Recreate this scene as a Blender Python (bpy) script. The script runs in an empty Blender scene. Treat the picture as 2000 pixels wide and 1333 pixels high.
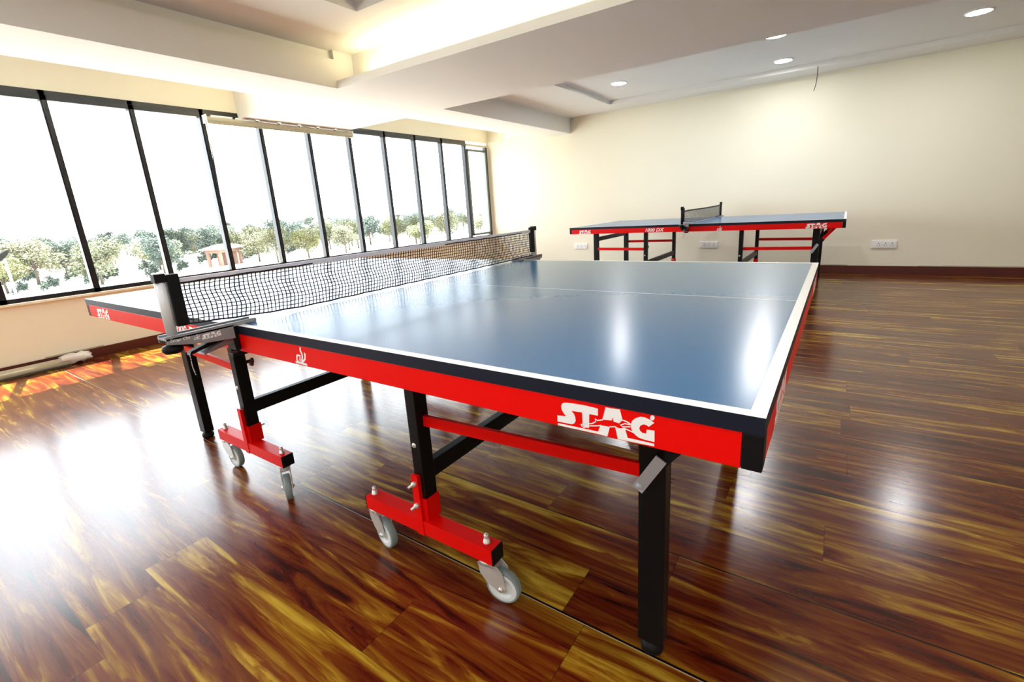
import bpy, bmesh, math, random
from mathutils import Matrix, Vector
PI = math.pi
S = bpy.context.scene
C = S.collection
random.seed(7)

# ------------------------------------------------------------------ camera
cam_d = bpy.data.cameras.new('camera')
cam = bpy.data.objects.new('camera', cam_d)
C.objects.link(cam)
R = Matrix(((0.82412, -0.09143, 0.55898), (0.56293, 0.24011, -0.79084), (-0.06191, 0.96641, 0.24907)))
yaw, pitch, roll = 2.18590095, -0.251727866, -0.0647102369
fw = Vector((math.cos(pitch) * math.cos(yaw), math.cos(pitch) * math.sin(yaw), math.sin(pitch)))
rt = Vector((math.sin(yaw), -math.cos(yaw), 0))
up = rt.cross(fw)
r2 = rt * math.cos(roll) + up * math.sin(roll)
u2 = -rt * math.sin(roll) + up * math.cos(roll)
M = Matrix((r2, u2, -fw)).transposed().to_4x4()
M.translation = Vector((1.42486626, -0.617998641, 1.03647476))
cam.matrix_world = M
cam_d.sensor_width = 36
cam_d.lens = 913.0111 * 36 / 2000
cam_d.shift_y = -24.494 / 2000
cam_d.clip_start = 0.02
cam_d.clip_end = 2000
S.camera = cam

# ------------------------------------------------------------------ world, sun, exposure
S.view_settings.view_transform = 'Standard'
S.view_settings.look = 'None'
S.view_settings.gamma = 1
S.view_settings.use_curve_mapping = False
S.view_settings.exposure = 1.12
W = bpy.data.worlds.new('sky')
S.world = W
W.use_nodes = True
bg = W.node_tree.nodes['Background']
bg.inputs['Color'].default_value = (0.86, 0.93, 1.0, 1)
bg.inputs['Strength'].default_value = 4.4
sun_d = bpy.data.lights.new('sun', 'SUN')
sun_d.energy = 19
sun_d.angle = math.radians(0.6)
sun_d.color = (1.0, 0.97, 0.90)
sun = bpy.data.objects.new('sun', sun_d)
C.objects.link(sun)
sun.rotation_euler = Vector((0.387, -0.10, -1)).to_track_quat('-Z', 'Y').to_euler()
sun.location = (-20, 5, 30)

XW, YB = -3.838, 6.43          # window wall, back wall
XR, YF = 4.9, -3.9             # the two walls behind the camera
SILL, HEAD = 0.595, 2.088
SOF, T1, T2, REC = 2.108, 2.40, 2.33, 2.38


def area(name, loc, sx, sy, energy, color, direction):
    d = bpy.data.lights.new(name, 'AREA')
    d.shape = 'RECTANGLE'
    d.size, d.size_y = sx, sy
    d.energy = energy
    d.color = color
    o = bpy.data.objects.new(name, d)
    C.objects.link(o)
    o.location = loc
    o.rotation_euler = Vector(direction).to_track_quat('-Z', 'Y').to_euler()
    return o


# daylight enters through the window band (sampling portal on the glazing line)
pt = area('window_portal', (XW - 0.12, (YB + YF) / 2, (SILL + HEAD) / 2), 1.5, YB - YF, 1, (1, 1, 1), (1, 0, 0))
pt.rotation_euler = Matrix(((0, 0, -1), (0, 1, 0), (1, 0, 0))).to_euler()
pt.data.cycles.is_portal = True
# warm light strips lying in the ceiling coves
WARM = (1.0, 0.82, 0.46)
area('cove_strip_light', (1.3, 2.30, 2.20), 6.6, 0.03, 11, WARM, (0, -0.25, 1))
area('cove_strip_light', (-3.3, 2.06, 2.20), 0.9, 0.03, 1.3, WARM, (-0.4, -0.5, 0.6))
area('cove_strip_light', (-3.3, 6.36, 2.20), 0.9, 0.03, 1.0, WARM, (-0.4, -0.5, 0.6))

# ------------------------------------------------------------------ materials
def mat(name, col, rough=0.5, metal=0.0, spec=0.5, noise=0.0, nscale=30, bump=0.0, coat=0.0):
    m = bpy.data.materials.new(name)
    m.use_nodes = True
    nt = m.node_tree
    b = nt.nodes['Principled BSDF']
    b.inputs['Base Color'].default_value = (*col, 1)
    b.inputs['Roughness'].default_value = rough
    b.inputs['Metallic'].default_value = metal
    b.inputs['Specular IOR Level'].default_value = spec
    b.inputs['Coat Weight'].default_value = coat
    if noise or bump:
        tc = nt.nodes.new('ShaderNodeTexCoord')
        n = nt.nodes.new('ShaderNodeTexNoise')
        n.inputs['Scale'].default_value = nscale
        n.inputs['Detail'].default_value = 5
        nt.links.new(tc.outputs['Object'], n.inputs['Vector'])
        if noise:
            mx = nt.nodes.new('ShaderNodeMix')
            mx.data_type = 'RGBA'
            mx.inputs['A'].default_value = (*[c * (1 - noise) for c in col], 1)
            mx.inputs['B'].default_value = (*[min(1, c * (1 + noise)) for c in col], 1)
            nt.links.new(n.outputs['Fac'], mx.inputs['Factor'])
            nt.links.new(mx.outputs['Result'], b.inputs['Base Color'])
        if bump:
            bp = nt.nodes.new('ShaderNodeBump')
            bp.inputs['Strength'].default_value = bump
            bp.inputs['Distance'].default_value = 0.002
            nt.links.new(n.outputs['Fac'], bp.inputs['Height'])
            nt.links.new(bp.outputs['Normal'], b.inputs['Normal'])
    return m


def emit(name, col, s):
    m = bpy.data.materials.new(name)
    m.use_nodes = True
    nt = m.node_tree
    nt.nodes.clear()
    e = nt.nodes.new('ShaderNodeEmission')
    e.inputs['Color'].default_value = (*col, 1)
    e.inputs['Strength'].default_value = s
    o = nt.nodes.new('ShaderNodeOutputMaterial')
    nt.links.new(e.outputs[0], o.inputs['Surface'])
    return m


def glass_mat():
    m = bpy.data.materials.new('thin_glass')
    m.use_nodes = True
    nt = m.node_tree
    nt.nodes.clear()
    t = nt.nodes.new('ShaderNodeBsdfTransparent')
    t.inputs['Color'].default_value = (0.97, 0.985, 0.98, 1)
    g = nt.nodes.new('ShaderNodeBsdfGlossy')
    g.inputs['Roughness'].default_value = 0.02
    f = nt.nodes.new('ShaderNodeFresnel')
    geo = nt.nodes.new('ShaderNodeNewGeometry')
    ior = nt.nodes.new('ShaderNodeMapRange')
    ior.inputs['To Min'].default_value = 1.30
    ior.inputs['To Max'].default_value = 1 / 1.30
    nt.links.new(geo.outputs['Backfacing'], ior.inputs['Value'])
    nt.links.new(ior.outputs[0], f.inputs['IOR'])
    mx = nt.nodes.new('ShaderNodeMixShader')
    o = nt.nodes.new('ShaderNodeOutputMaterial')
    nt.links.new(f.outputs[0], mx.inputs[0])
    nt.links.new(t.outputs[0], mx.inputs[1])
    nt.links.new(g.outputs[0], mx.inputs[2])
    nt.links.new(mx.outputs[0], o.inputs['Surface'])
    return m


def floor_mat():
    m = bpy.data.materials.new('acacia_floor')
    m.use_nodes = True
    nt = m.node_tree
    L = nt.links.new
    b = nt.nodes['Principled BSDF']

    def math_(op, a, c=None):
        n = nt.nodes.new('ShaderNodeMath')
        n.operation = op
        for i, v in enumerate((a, c)):
            if v is None:
                continue
            if isinstance(v, (int, float)):
                n.inputs[i].default_value = v
            else:
                L(v, n.inputs[i])
        return n.outputs[0]
    tc = nt.nodes.new('ShaderNodeTexCoord')
    sp = nt.nodes.new('ShaderNodeSeparateXYZ')
    L(tc.outputs['Object'], sp.inputs[0])
    x, y = sp.outputs[0], sp.outputs[1]
    v = math_('DIVIDE', math_('SUBTRACT', y, 0.25), 0.178)
    row = math_('FLOOR', v)
    fy = math_('FRACT', v)
    wn0 = nt.nodes.new('ShaderNodeTexWhiteNoise')
    wn0.noise_dimensions = '1D'
    L(row, wn0.inputs['W'])
    u = math_('ADD', math_('DIVIDE', x, 1.22), math_('MULTIPLY', wn0.outputs['Value'], 7.3))
    col = math_('FLOOR', u)
    fx = math_('FRACT', u)
    cid = nt.nodes.new('ShaderNodeCombineXYZ')
    L(row, cid.inputs[0])
    L(col, cid.inputs[1])
    wn = nt.nodes.new('ShaderNodeTexWhiteNoise')
    wn.noise_dimensions = '2D'
    L(cid.outputs[0], wn.inputs['Vector'])
    rnd = wn.outputs['Value']
    # grain coordinates, shifted per board
    gx = math_('ADD', math_('MULTIPLY', x, 1.3), math_('MULTIPLY', rnd, 37.0))
    gy = math_('ADD', math_('MULTIPLY', y, 13.0), math_('MULTIPLY', rnd, 91.0))
    gv = nt.nodes.new('ShaderNodeCombineXYZ')
    L(gx, gv.inputs[0])
    L(gy, gv.inputs[1])
    n1 = nt.nodes.new('ShaderNodeTexNoise')
    n1.inputs['Scale'].default_value = 1.25
    n1.inputs['Detail'].default_value = 6
    n1.inputs['Roughness'].default_value = 0.55
    n1.inputs['Distortion'].default_value = 1.3
    L(gv.outputs[0], n1.inputs['Vector'])
    # fine fibres
    fv = nt.nodes.new('ShaderNodeCombineXYZ')
    L(math_('ADD', math_('MULTIPLY', x, 4.0), math_('MULTIPLY', rnd, 11.0)), fv.inputs[0])
    L(math_('ADD', math_('MULTIPLY', y, 90.0), math_('MULTIPLY', n1.outputs['Fac'], 14.0)), fv.inputs[1])
    n2 = nt.nodes.new('ShaderNodeTexNoise')
    n2.inputs['Scale'].default_value = 1.0
    n2.inputs['Detail'].default_value = 3
    L(fv.outputs[0], n2.inputs['Vector'])
    t = math_('ADD', math_('MULTIPLY', n1.outputs['Fac'], 0.86), math_('MULTIPLY', n2.outputs['Fac'], 0.20))
    t = math_('ADD', t, math_('MULTIPLY', math_('SUBTRACT', rnd, 0.5), 0.12))
    cr = nt.nodes.new('ShaderNodeValToRGB')
    e = cr.color_ramp.elements
    e[0].position, e[0].color = 0.36, (0.020, 0.0020, 0.0008, 1)
    e[1].position, e[1].color = 0.82, (0.66, 0.44, 0.07, 1)
    for p, c in ((0.45, (0.090, 0.0085, 0.0015, 1)), (0.55, (0.150, 0.034, 0.003, 1)), (0.63, (0.26, 0.120, 0.008, 1)), (0.71, (0.44, 0.27, 0.024, 1))):
        k = e.new(p)
        k.color = c
    L(t, cr.inputs[0])
    # joints between boards
    jy = math_('MINIMUM', fy, math_('SUBTRACT', 1.0, fy))
    jx = math_('MINIMUM', fx, math_('SUBTRACT', 1.0, fx))
    jl = math_('LESS_THAN', math_('MULTIPLY', jx, 1.22), 0.0012)
    jw = math_('LESS_THAN', math_('MULTIPLY', jy, 0.178), 0.0007)
    big = math_('MAXIMUM', math_('LESS_THAN', math_('ABSOLUTE', math_('SUBTRACT', y, 0.25)), 0.0028),
                math_('LESS_THAN', math_('ABSOLUTE', math_('SUBTRACT', y, 0.606)), 0.0025))
    j = math_('MAXIMUM', big, math_('MULTIPLY', math_('MAXIMUM', jl, jw), 0.5))
    mx = nt.nodes.new('ShaderNodeMix')
    mx.data_type = 'RGBA'
    mx.inputs['B'].default_value = (0.005, 0.003, 0.002, 1)
    L(j, mx.inputs['Factor'])
    L(cr.outputs[0], mx.inputs['A'])
    seam_glint = nt.nodes.new('ShaderNodeMix')  # bright highlight along the plank edge, painted into the base colour
    seam_glint.data_type = 'RGBA'
    seam_glint.inputs['B'].default_value = (0.42, 0.33, 0.22, 1)
    L(math_('LESS_THAN', math_('ABSOLUTE', math_('SUBTRACT', y, 0.2455)), 0.0012), seam_glint.inputs['Factor'])
    L(mx.outputs['Result'], seam_glint.inputs['A'])
    L(seam_glint.outputs['Result'], b.inputs['Base Color'])
    b.inputs['Roughness'].default_value = 0.17
    b.inputs['Specular IOR Level'].default_value = 0.6
    L(math_('ADD', 0.165, math_('MULTIPLY', n2.outputs['Fac'], 0.09)), b.inputs['Roughness'])
    bp = nt.nodes.new('ShaderNodeBump')
    bp.inputs['Strength'].default_value = 0.06
    bp.inputs['Distance'].default_value = 0.002
    L(math_('SUBTRACT', math_('MULTIPLY', n2.outputs['Fac'], 0.35), math_('MULTIPLY', j, 1.5)), bp.inputs['Height'])
    L(bp.outputs['Normal'], b.inputs['Normal'])
    return m


def leaf_mat(name, c1, c2):
    m = mat(name, c1, 0.6, spec=0.2)
    nt = m.node_tree
    b = nt.nodes['Principled BSDF']
    oi = nt.nodes.new('ShaderNodeObjectInfo')
    tc = nt.nodes.new('ShaderNodeTexCoord')
    n = nt.nodes.new('ShaderNodeTexNoise')
    n.inputs['Scale'].default_value = 0.9
    n.inputs['Detail'].default_value = 4
    ad = nt.nodes.new('ShaderNodeMath')
    ad.operation = 'MULTIPLY_ADD'
    ad.inputs[1].default_value = 0.7
    nt.links.new(tc.outputs['Object'], n.inputs['Vector'])
    nt.links.new(n.outputs['Fac'], ad.inputs[0])
    mu = nt.nodes.new('ShaderNodeMath')
    mu.operation = 'MULTIPLY_ADD'
    mu.inputs[1].default_value = 0.6
    mu.inputs[2].default_value = -0.15
    nt.links.new(oi.outputs['Random'], mu.inputs[0])
    nt.links.new(mu.outputs[0], ad.inputs[2])
    mx = nt.nodes.new('ShaderNodeMix')
    mx.data_type = 'RGBA'
    mx.inputs['A'].default_value = (*c1, 1)
    mx.inputs['B'].default_value = (*c2, 1)
    nt.links.new(ad.outputs[0], mx.inputs['Factor'])
    nt.links.new(mx.outputs['Result'], b.inputs['Base Color'])
    return m


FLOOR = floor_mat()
CREAM = mat('cream_wall_paint', (0.83, 0.785, 0.635), 0.75, spec=0.2, noise=0.02, nscale=2, bump=0.05)
CEIL = mat('ceiling_paint', (0.84, 0.835, 0.81), 0.85, spec=0.15, noise=0.015, nscale=2)
SKIRT = mat('dark_red_wood_skirting', (0.085, 0.010, 0.006), 0.35, noise=0.4, nscale=6)
PLASTER = mat('raw_plaster_edge', (0.42, 0.40, 0.30), 0.9, noise=0.4, nscale=14)
ALU = mat('black_window_frame', (0.010, 0.010, 0.014), 0.35, noise=0.2, nscale=8)
GREYALU = mat('grey_frame_edge', (0.16, 0.17, 0.16), 0.4, metal=0.3, noise=0.1, nscale=10)
GLASS = glass_mat()
BLUE = mat('blue_table_top', (0.026, 0.140, 0.320), 0.23, spec=0.7, noise=0.03, nscale=60)
WHITE = mat('white_paint', (0.92, 0.93, 0.94), 0.35, noise=0.01)
NAVY = mat('dark_board_edge', (0.006, 0.010, 0.024), 0.5, spec=0.25, noise=0.15, nscale=20)
RED = mat('red_enamel', (0.83, 0.003, 0.002), 0.38, spec=0.14, noise=0.03, nscale=15)
BLACK = mat('black_enamel', (0.003, 0.0035, 0.004), 0.38, spec=0.2, noise=0.15, nscale=25)
RUBBER = mat('black_plastic', (0.004, 0.004, 0.005), 0.5, spec=0.2, noise=0.2, nscale=40)
STEEL = mat('zinc_steel', (0.74, 0.74, 0.72), 0.30, metal=0.55, noise=0.08, nscale=40)
GREYP = mat('grey_plastic', (0.76, 0.81, 0.85), 0.45, noise=0.05)
TYRE = mat('grey_rubber_tyre', (0.24, 0.30, 0.31), 0.6, noise=0.08)
BRKT = mat('grey_painted_bracket', (0.26, 0.265, 0.285), 0.45, metal=0.1, noise=0.08, nscale=30)
LEVER = mat('lever_grey_brown', (0.16, 0.12, 0.125), 0.45, metal=0.1, noise=0.05)
TUBE = mat('silver_grey_post', (0.70, 0.73, 0.76), 0.4, metal=0.1, noise=0.05)
LINK = mat('grey_link_steel', (0.46, 0.48, 0.55), 0.4, metal=0.2, noise=0.05)
NET = mat('black_net_cord', (0.006, 0.006, 0.012), 0.8, noise=0.2)
TAPE = mat('grey_net_tape', (0.74, 0.73, 0.82), 0.7, noise=0.06, nscale=50)
DTAPE = mat('dark_net_tape', (0.03, 0.03, 0.03), 0.7, noise=0.1, nscale=50)
IVORY = mat('ivory_blind', (0.55, 0.50, 0.37), 0.6, noise=0.05, nscale=12)
PLASTIC_W = mat('white_plastic', (0.88, 0.88, 0.86), 0.3, noise=0.01)
HOLE = mat('dark_hole', (0.01, 0.01, 0.01), 0.8, noise=0.1)
WRAP = mat('crumpled_white_wrap', (0.75, 0.72, 0.68), 0.35, noise=0.2, nscale=60, bump=0.6)
LED = emit('downlight_glow', (0.98, 0.985, 1.0), 92)


# ------------------------------------------------------------------ mesh helpers
def NB():
    return bmesh.new()


def box(bm, x0, x1, y0, y1, z0, z1, mi=0, bev=0.0, M=None):
    vs = [bm.verts.new((x, y, z)) for x in (x0, x1) for y in (y0, y1) for z in (z0, z1)]
    F = [(0, 1, 3, 2), (4, 6, 7, 5), (0, 4, 5, 1), (2, 3, 7, 6), (0, 2, 6, 4), (1, 5, 7, 3)]
    fs = [bm.faces.new([vs[i] for i in f]) for f in F]
    for f in fs:
        f.material_index = mi
    if bev:
        es = list({e for f in fs for e in f.edges})
        r = bmesh.ops.bevel(bm, geom=es, offset=bev, segments=2, affect='EDGES', profile=0.6)
        for f in r['faces']:
            f.material_index = mi
        vs = list({v for f in r['faces'] for v in f.verts} | {v for v in vs if v.is_valid})
    if M is not None:
        for v in vs:
            v.co = M @ v.co
    return vs


def tube(bm, pts, r, n=8, mi=0, caps=True, smooth=True):
    pts = [Vector(p) for p in pts]
    rs = r if isinstance(r, (list, tuple)) else [r] * len(pts)
    rings = []
    prev = None
    for i, p in enumerate(pts):
        t = (pts[min(i + 1, len(pts) - 1)] - pts[max(i - 1, 0)]).normalized()
        if prev is None:
            a = t.orthogonal().normalized()
        else:
            a = (prev - t * prev.dot(t))
            a = a.normalized() if a.length > 1e-6 else t.orthogonal().normalized()
        prev = a
        c = t.cross(a)
        rings.append([bm.verts.new(p + (a * math.cos(2 * PI * k / n) + c * math.sin(2 * PI * k / n)) * rs[i]) for k in range(n)])
    for i in range(len(rings) - 1):
        for k in range(n):
            f = bm.faces.new((rings[i][k], rings[i][(k + 1) % n], rings[i + 1][(k + 1) % n], rings[i + 1][k]))
            f.material_index = mi
            f.smooth = smooth
    if caps:
        for g in (rings[0][::-1], rings[-1]):
            f = bm.faces.new(g)
            f.material_index = mi
    return rings


def lathe(bm, prof, axis_o, axis_d, n=24, mi=0, closed=False):
    """prof: list of (radius, height) along axis."""
    o = Vector(axis_o)
    d = Vector(axis_d).normalized()
    a = d.orthogonal().normalized()
    c = d.cross(a)
    rings = []
    for r, h in prof:
        if r < 1e-6:
            rings.append([bm.verts.new(o + d * h)])
        else:
            rings.append([bm.verts.new(o + d * h + (a * math.cos(2 * PI * k / n) + c * math.sin(2 * PI * k / n)) * r) for k in range(n)])
    seq = list(zip(rings, rings[1:])) + ([(rings[-1], rings[0])] if closed else [])
    for A, B in seq:
        for k in range(n):
            k2 = (k + 1) % n
            if len(A) == 1 and len(B) == 1:
                continue
            if len(A) == 1:
                f = bm.faces.new((A[0], B[k2], B[k]))
            elif len(B) == 1:
                f = bm.faces.new((A[k], A[k2], B[0]))
            else:
                f = bm.faces.new((A[k], A[k2], B[k2], B[k]))
            f.material_index = mi
            f.smooth = True
    return rings


def ears(P):
    idx = list(range(len(P)))
    A = sum(P[i - 1][0] * P[i][1] - P[i][0] * P[i - 1][1] for i in range(len(P)))
    if A < 0:
        idx.reverse()
    cr = lambda a, b, c: (b[0] - a[0]) * (c[1] - a[1]) - (b[1] - a[1]) * (c[0] - a[0])
    out = []
    guard = 0
    while len(idx) > 3 and guard < 5000:
        guard += 1
        done = False
        for k in range(len(idx)):
            i, j, l = idx[k - 1], idx[k], idx[(k + 1) % len(idx)]
            a, b, c = P[i], P[j], P[l]
            if cr(a, b, c) <= 0:
                continue
            if any(cr(a, b, P[m]) >= 0 and cr(b, c, P[m]) >= 0 and cr(c, a, P[m]) >= 0 for m in idx if m not in (i, j, l)):
                continue
            out.append((i, j, l))
            idx.pop(k)
            done = True
            break
        if not done:
            idx.pop(0)
    out.append(tuple(idx))
    return out


def prism(bm, pts2, frame, depth, mi=0):
    """pts2 polygon in (u, v); frame = (origin, udir, vdir, ndir); extruded depth along -n, front on the plane."""
    o, u, v, n = [Vector(q) for q in frame]
    pts2 = [(p[0], p[1]) for p in pts2]
    fr = [bm.verts.new(o + u * a + v * b) for a, b in pts2]
    bk = [bm.verts.new(o + u * a + v * b - n * depth) for a, b in pts2]
    fs = []
    for i, j, l in ears(pts2):
        fs.append(bm.faces.new((fr[i], fr[j], fr[l])))
        fs.append(bm.faces.new((bk[l], bk[j], bk[i])))
    k = len(fr)
    for i in range(k):
        fs.append(bm.faces.new((fr[i], bk[i], bk[(i + 1) % k], fr[(i + 1) % k])))
    for f in fs:
        f.material_index = mi


def obj(name, bm, mats, parent=None, loc=None, fix=True):
    if fix:
        bmesh.ops.recalc_face_normals(bm, faces=bm.faces)
    me = bpy.data.meshes.new(name)
    bm.to_mesh(me)
    bm.free()
    for m in (mats if isinstance(mats, (list, tuple)) else [mats]):
        me.materials.append(m)
    o = bpy.data.objects.new(name, me)
    C.objects.link(o)
    if parent is not None:
        o.parent = parent
    if loc is not None:
        o.location = loc
    return o


def empty(name, loc=(0, 0, 0), rz=0.0):
    o = bpy.data.objects.new(name, None)
    o.empty_display_size = 0.1
    o.location = loc
    o.rotation_euler = (0, 0, rz)
    C.objects.link(o)
    return o


def tag(o, label, cat, group=None, kind=None):
    o['label'] = label
    o['category'] = cat
    if group:
        o['group'] = group
    if kind:
        o['kind'] = kind
    return o


def struct(name, bm, mats, parent=None):
    o = obj(name, bm, mats, parent)
    if parent is None:
        o['kind'] = 'structure'
    return o


def copy_tree(o, parent=None):
    c = o.copy()
    C.objects.link(c)
    if parent is not None:
        c.parent = parent
    for ch in list(o.children):
        copy_tree(ch, c)
    return c


def text_polys(body, size, shear=0.0, bold=0.0):
    cu = bpy.data.curves.new('lettering', 'FONT')
    cu.body = body
    cu.size = size
    cu.shear = shear
    cu.offset = bold
    cu.resolution_u = 3
    t = bpy.data.objects.new('lettering', cu)
    C.objects.link(t)
    dg = bpy.context.evaluated_depsgraph_get()
    me = bpy.data.meshes.new_from_object(t.evaluated_get(dg))
    bpy.data.objects.remove(t)
    bpy.data.curves.remove(cu)
    return me


def text_into(bm, body, size, frame, width=None, shear=0.0, bold=0.0, mi=0):
    """flat letters laid on a plane; frame = origin, u, v"""
    me = text_polys(body, size, shear, bold)
    o, u, v = [Vector(q) for q in frame]
    xs = [q.co.x for q in me.vertices]
    x0, x1 = min(xs), max(xs)
    k = (width / (x1 - x0)) if width else 1.0
    vs = [bm.verts.new(o + u * ((q.co.x - x0) * k) + v * q.co.y) for q in me.vertices]
    for p in me.polygons:
        try:
            f = bm.faces.new([vs[i] for i in p.vertices])
            f.material_index = mi
        except ValueError:
            pass
    bpy.data.meshes.remove(me)


# ------------------------------------------------------------------ room shell
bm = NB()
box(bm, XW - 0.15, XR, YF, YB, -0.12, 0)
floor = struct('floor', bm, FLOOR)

bm = NB()
box(bm, XW, XR + 0.2, YB, YB + 0.2, -0.12, 2.75)
struct('wall_back', bm, CREAM)
bm = NB()
box(bm, XR, XR + 0.2, YF - 0.2, YB, -0.12, 2.75)
struct('wall_right', bm, CREAM)
bm = NB()
box(bm, XW - 0.2, XR, YF - 0.2, YF, -0.12, 2.75)
struct('wall_front', bm, CREAM)
bm = NB()
box(bm, XW - 0.2, XW, YF, YB + 0.2, -0.12, SILL - 0.042)
box(bm, XW - 0.06, XW, YF, YB + 0.2, HEAD + 0.075, 2.75)
box(bm, XW - 0.2, XW, 6.376 + 0.022, YB + 0.2, SILL - 0.042, HEAD + 0.075)
box(bm, XW - 0.2, XW, YF, 0.073 - 6 * 0.573 - 0.022, SILL - 0.042, HEAD + 0.075)
struct('wall_left', bm, CREAM)

bm = NB()
box(bm, XW + 0.0, XR, YB - 0.014, YB, 0, 0.098, bev=0.002)
o = struct('baseboard_back', bm, SKIRT)
bm = NB()
random.seed(3)
x = XW + 0.02
while x < XR - 0.3:
    l = random.uniform(0.15, 0.7)
    if random.random() < 0.85:
        box(bm, x, x + l, YB - 0.004, YB, 0.098, 0.098 + random.uniform(0.006, 0.014))
    x += l
struct('trim_1', bm, PLASTER)
bm = NB()
box(bm, XW, XW + 0.014, YF, YB - 0.014, 0, 0.085, bev=0.002)
struct('baseboard_left', bm, SKIRT)
bm = NB()
y = 0.2
while y < 4:
    l = random.uniform(0.15, 0.5)
    if random.random() < 0.8:
        box(bm, XW, XW + 0.004, y, y + l, 0.085, 0.085 + random.uniform(0.005, 0.012))
    y += l
struct('trim_2', bm, PLASTER)
bm = NB()
box(bm, XR - 0.014, XR, YF, YB - 0.014, 0, 0.098)
struct('baseboard_right', bm, SKIRT)

# ---- ceiling: cross beam, soffit along the windows, trays
def near_y(x):
    return 2.172 + 0.030 * (x + 2.187)


def far_y(x):
    return 3.490 + 0.037 * (x + 2.2)


def slab(bm, poly, z0, z1, mi=0):
    lo = [bm.verts.new((a, b, z0)) for a, b in poly]
    hi = [bm.verts.new((a, b, z1)) for a, b in poly]
    k = len(poly)
    fs = [bm.faces.new(lo[::-1]), bm.faces.new(hi)]
    for i in range(k):
        fs.append(bm.faces.new((lo[i], lo[(i + 1) % k], hi[(i + 1) % k], hi[i])))
    for f in fs:
        f.material_index = mi


XS0, XS1 = -2.78, -2.19
bm = NB()
# soffit strip beside the first tray: lip up to 2.33 and an unlit slot behind it
slab(bm, [(XS0, YF), (XS1, YF), (XS1, 2.172), (XS0, 2.172)], SOF, 2.13)
slab(bm, [(XS1 - 0.02, YF), (XS1, YF), (XS1, 2.172), (XS1 - 0.02, 2.172)], 2.13, 2.33)
slab(bm, [(XS0, YF), (XS1 - 0.04, YF), (XS1 - 0.04, 2.172), (XS0, 2.172)], 2.13, 2.55)
# soffit strip beside the second tray
slab(bm, [(XS0, 3.50), (XS1, 3.49), (XS1, YB), (XS0, YB)], SOF, 2.55)
struct('trim_3', bm, CEIL)
bm = NB()
# the beam: low lip with an open cove behind it, then the solid part
prof = lambda x: [(near_y(x), SOF), (near_y(x), 2.168), (near_y(x) + 0.02, 2.168), (near_y(x) + 0.02, 2.125),
                  (near_y(x) + 0.19, 2.125), (near_y(x) + 0.19, 2.55), (far_y(x), 2.55), (far_y(x), SOF)]
PA = [bm.verts.new((XS1, a, b)) for a, b in prof(XS1)]
PB = [bm.verts.new((XR, a, b)) for a, b in prof(XR)]
for k in range(8):
    bm.faces.new((PA[k], PA[(k + 1) % 8], PB[(k + 1) % 8], PB[k]))
# continuation of the beam to the window wall
slab(bm, [(XW, 2.145), (XS0, 2.172), (XS1, 2.172), (XS1, 3.49), (XS0, 3.50), (XW, 3.46)], SOF, 2.55)
struct('trim_4', bm, CEIL)
bm = NB()
# first tray ceiling with its raised centre field
rx, ry = -1.43, 1.83
slab(bm, [(XS0 + 0.2, YF), (rx, YF), (rx, 2.42), (XS0 + 0.2, 2.42)], T1, 2.62)
slab(bm, [(rx, ry), (XR, ry + 0.03 * (XR - rx)), (XR, 2.62), (rx, 2.42)], T1, 2.62)
slab(bm, [(rx, YF), (XR, YF), (XR, 2.1), (rx, 2.0)], T1 + 0.10, 2.70)
# second tray ceiling with its shallow recess
slab(bm, [(XS1 - 0.02, 3.4), (-1.34, 3.4), (-1.34, YB), (XS1 - 0.02, YB)], T2, 2.62)
slab(bm, [(-1.34, 5.985), (XR, 6.17), (XR, YB), (-1.34, YB)], T2, 2.62)
slab(bm, [(-1.36, 3.4), (XR, 3.6), (XR, 6.2), (-1.36, 6.02)], REC, 2.66)
# strips above the windows
slab(bm, [(XW, YF), (XS0, YF), (XS0, 2.3), (XW, 2.3)], 2.47, 2.62)
slab(bm, [(XW, 3.4), (XS0, 3.4), (XS0, YB), (XW, YB)], 2.47, 2.62)
slab(bm, [(XW - 0.2, YF - 0.2), (XR + 0.2, YF - 0.2), (XR + 0.2, YB + 0.2), (XW - 0.2, YB + 0.2)], 2.75, 2.90)
struct('ceiling', bm, CEIL)

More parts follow.
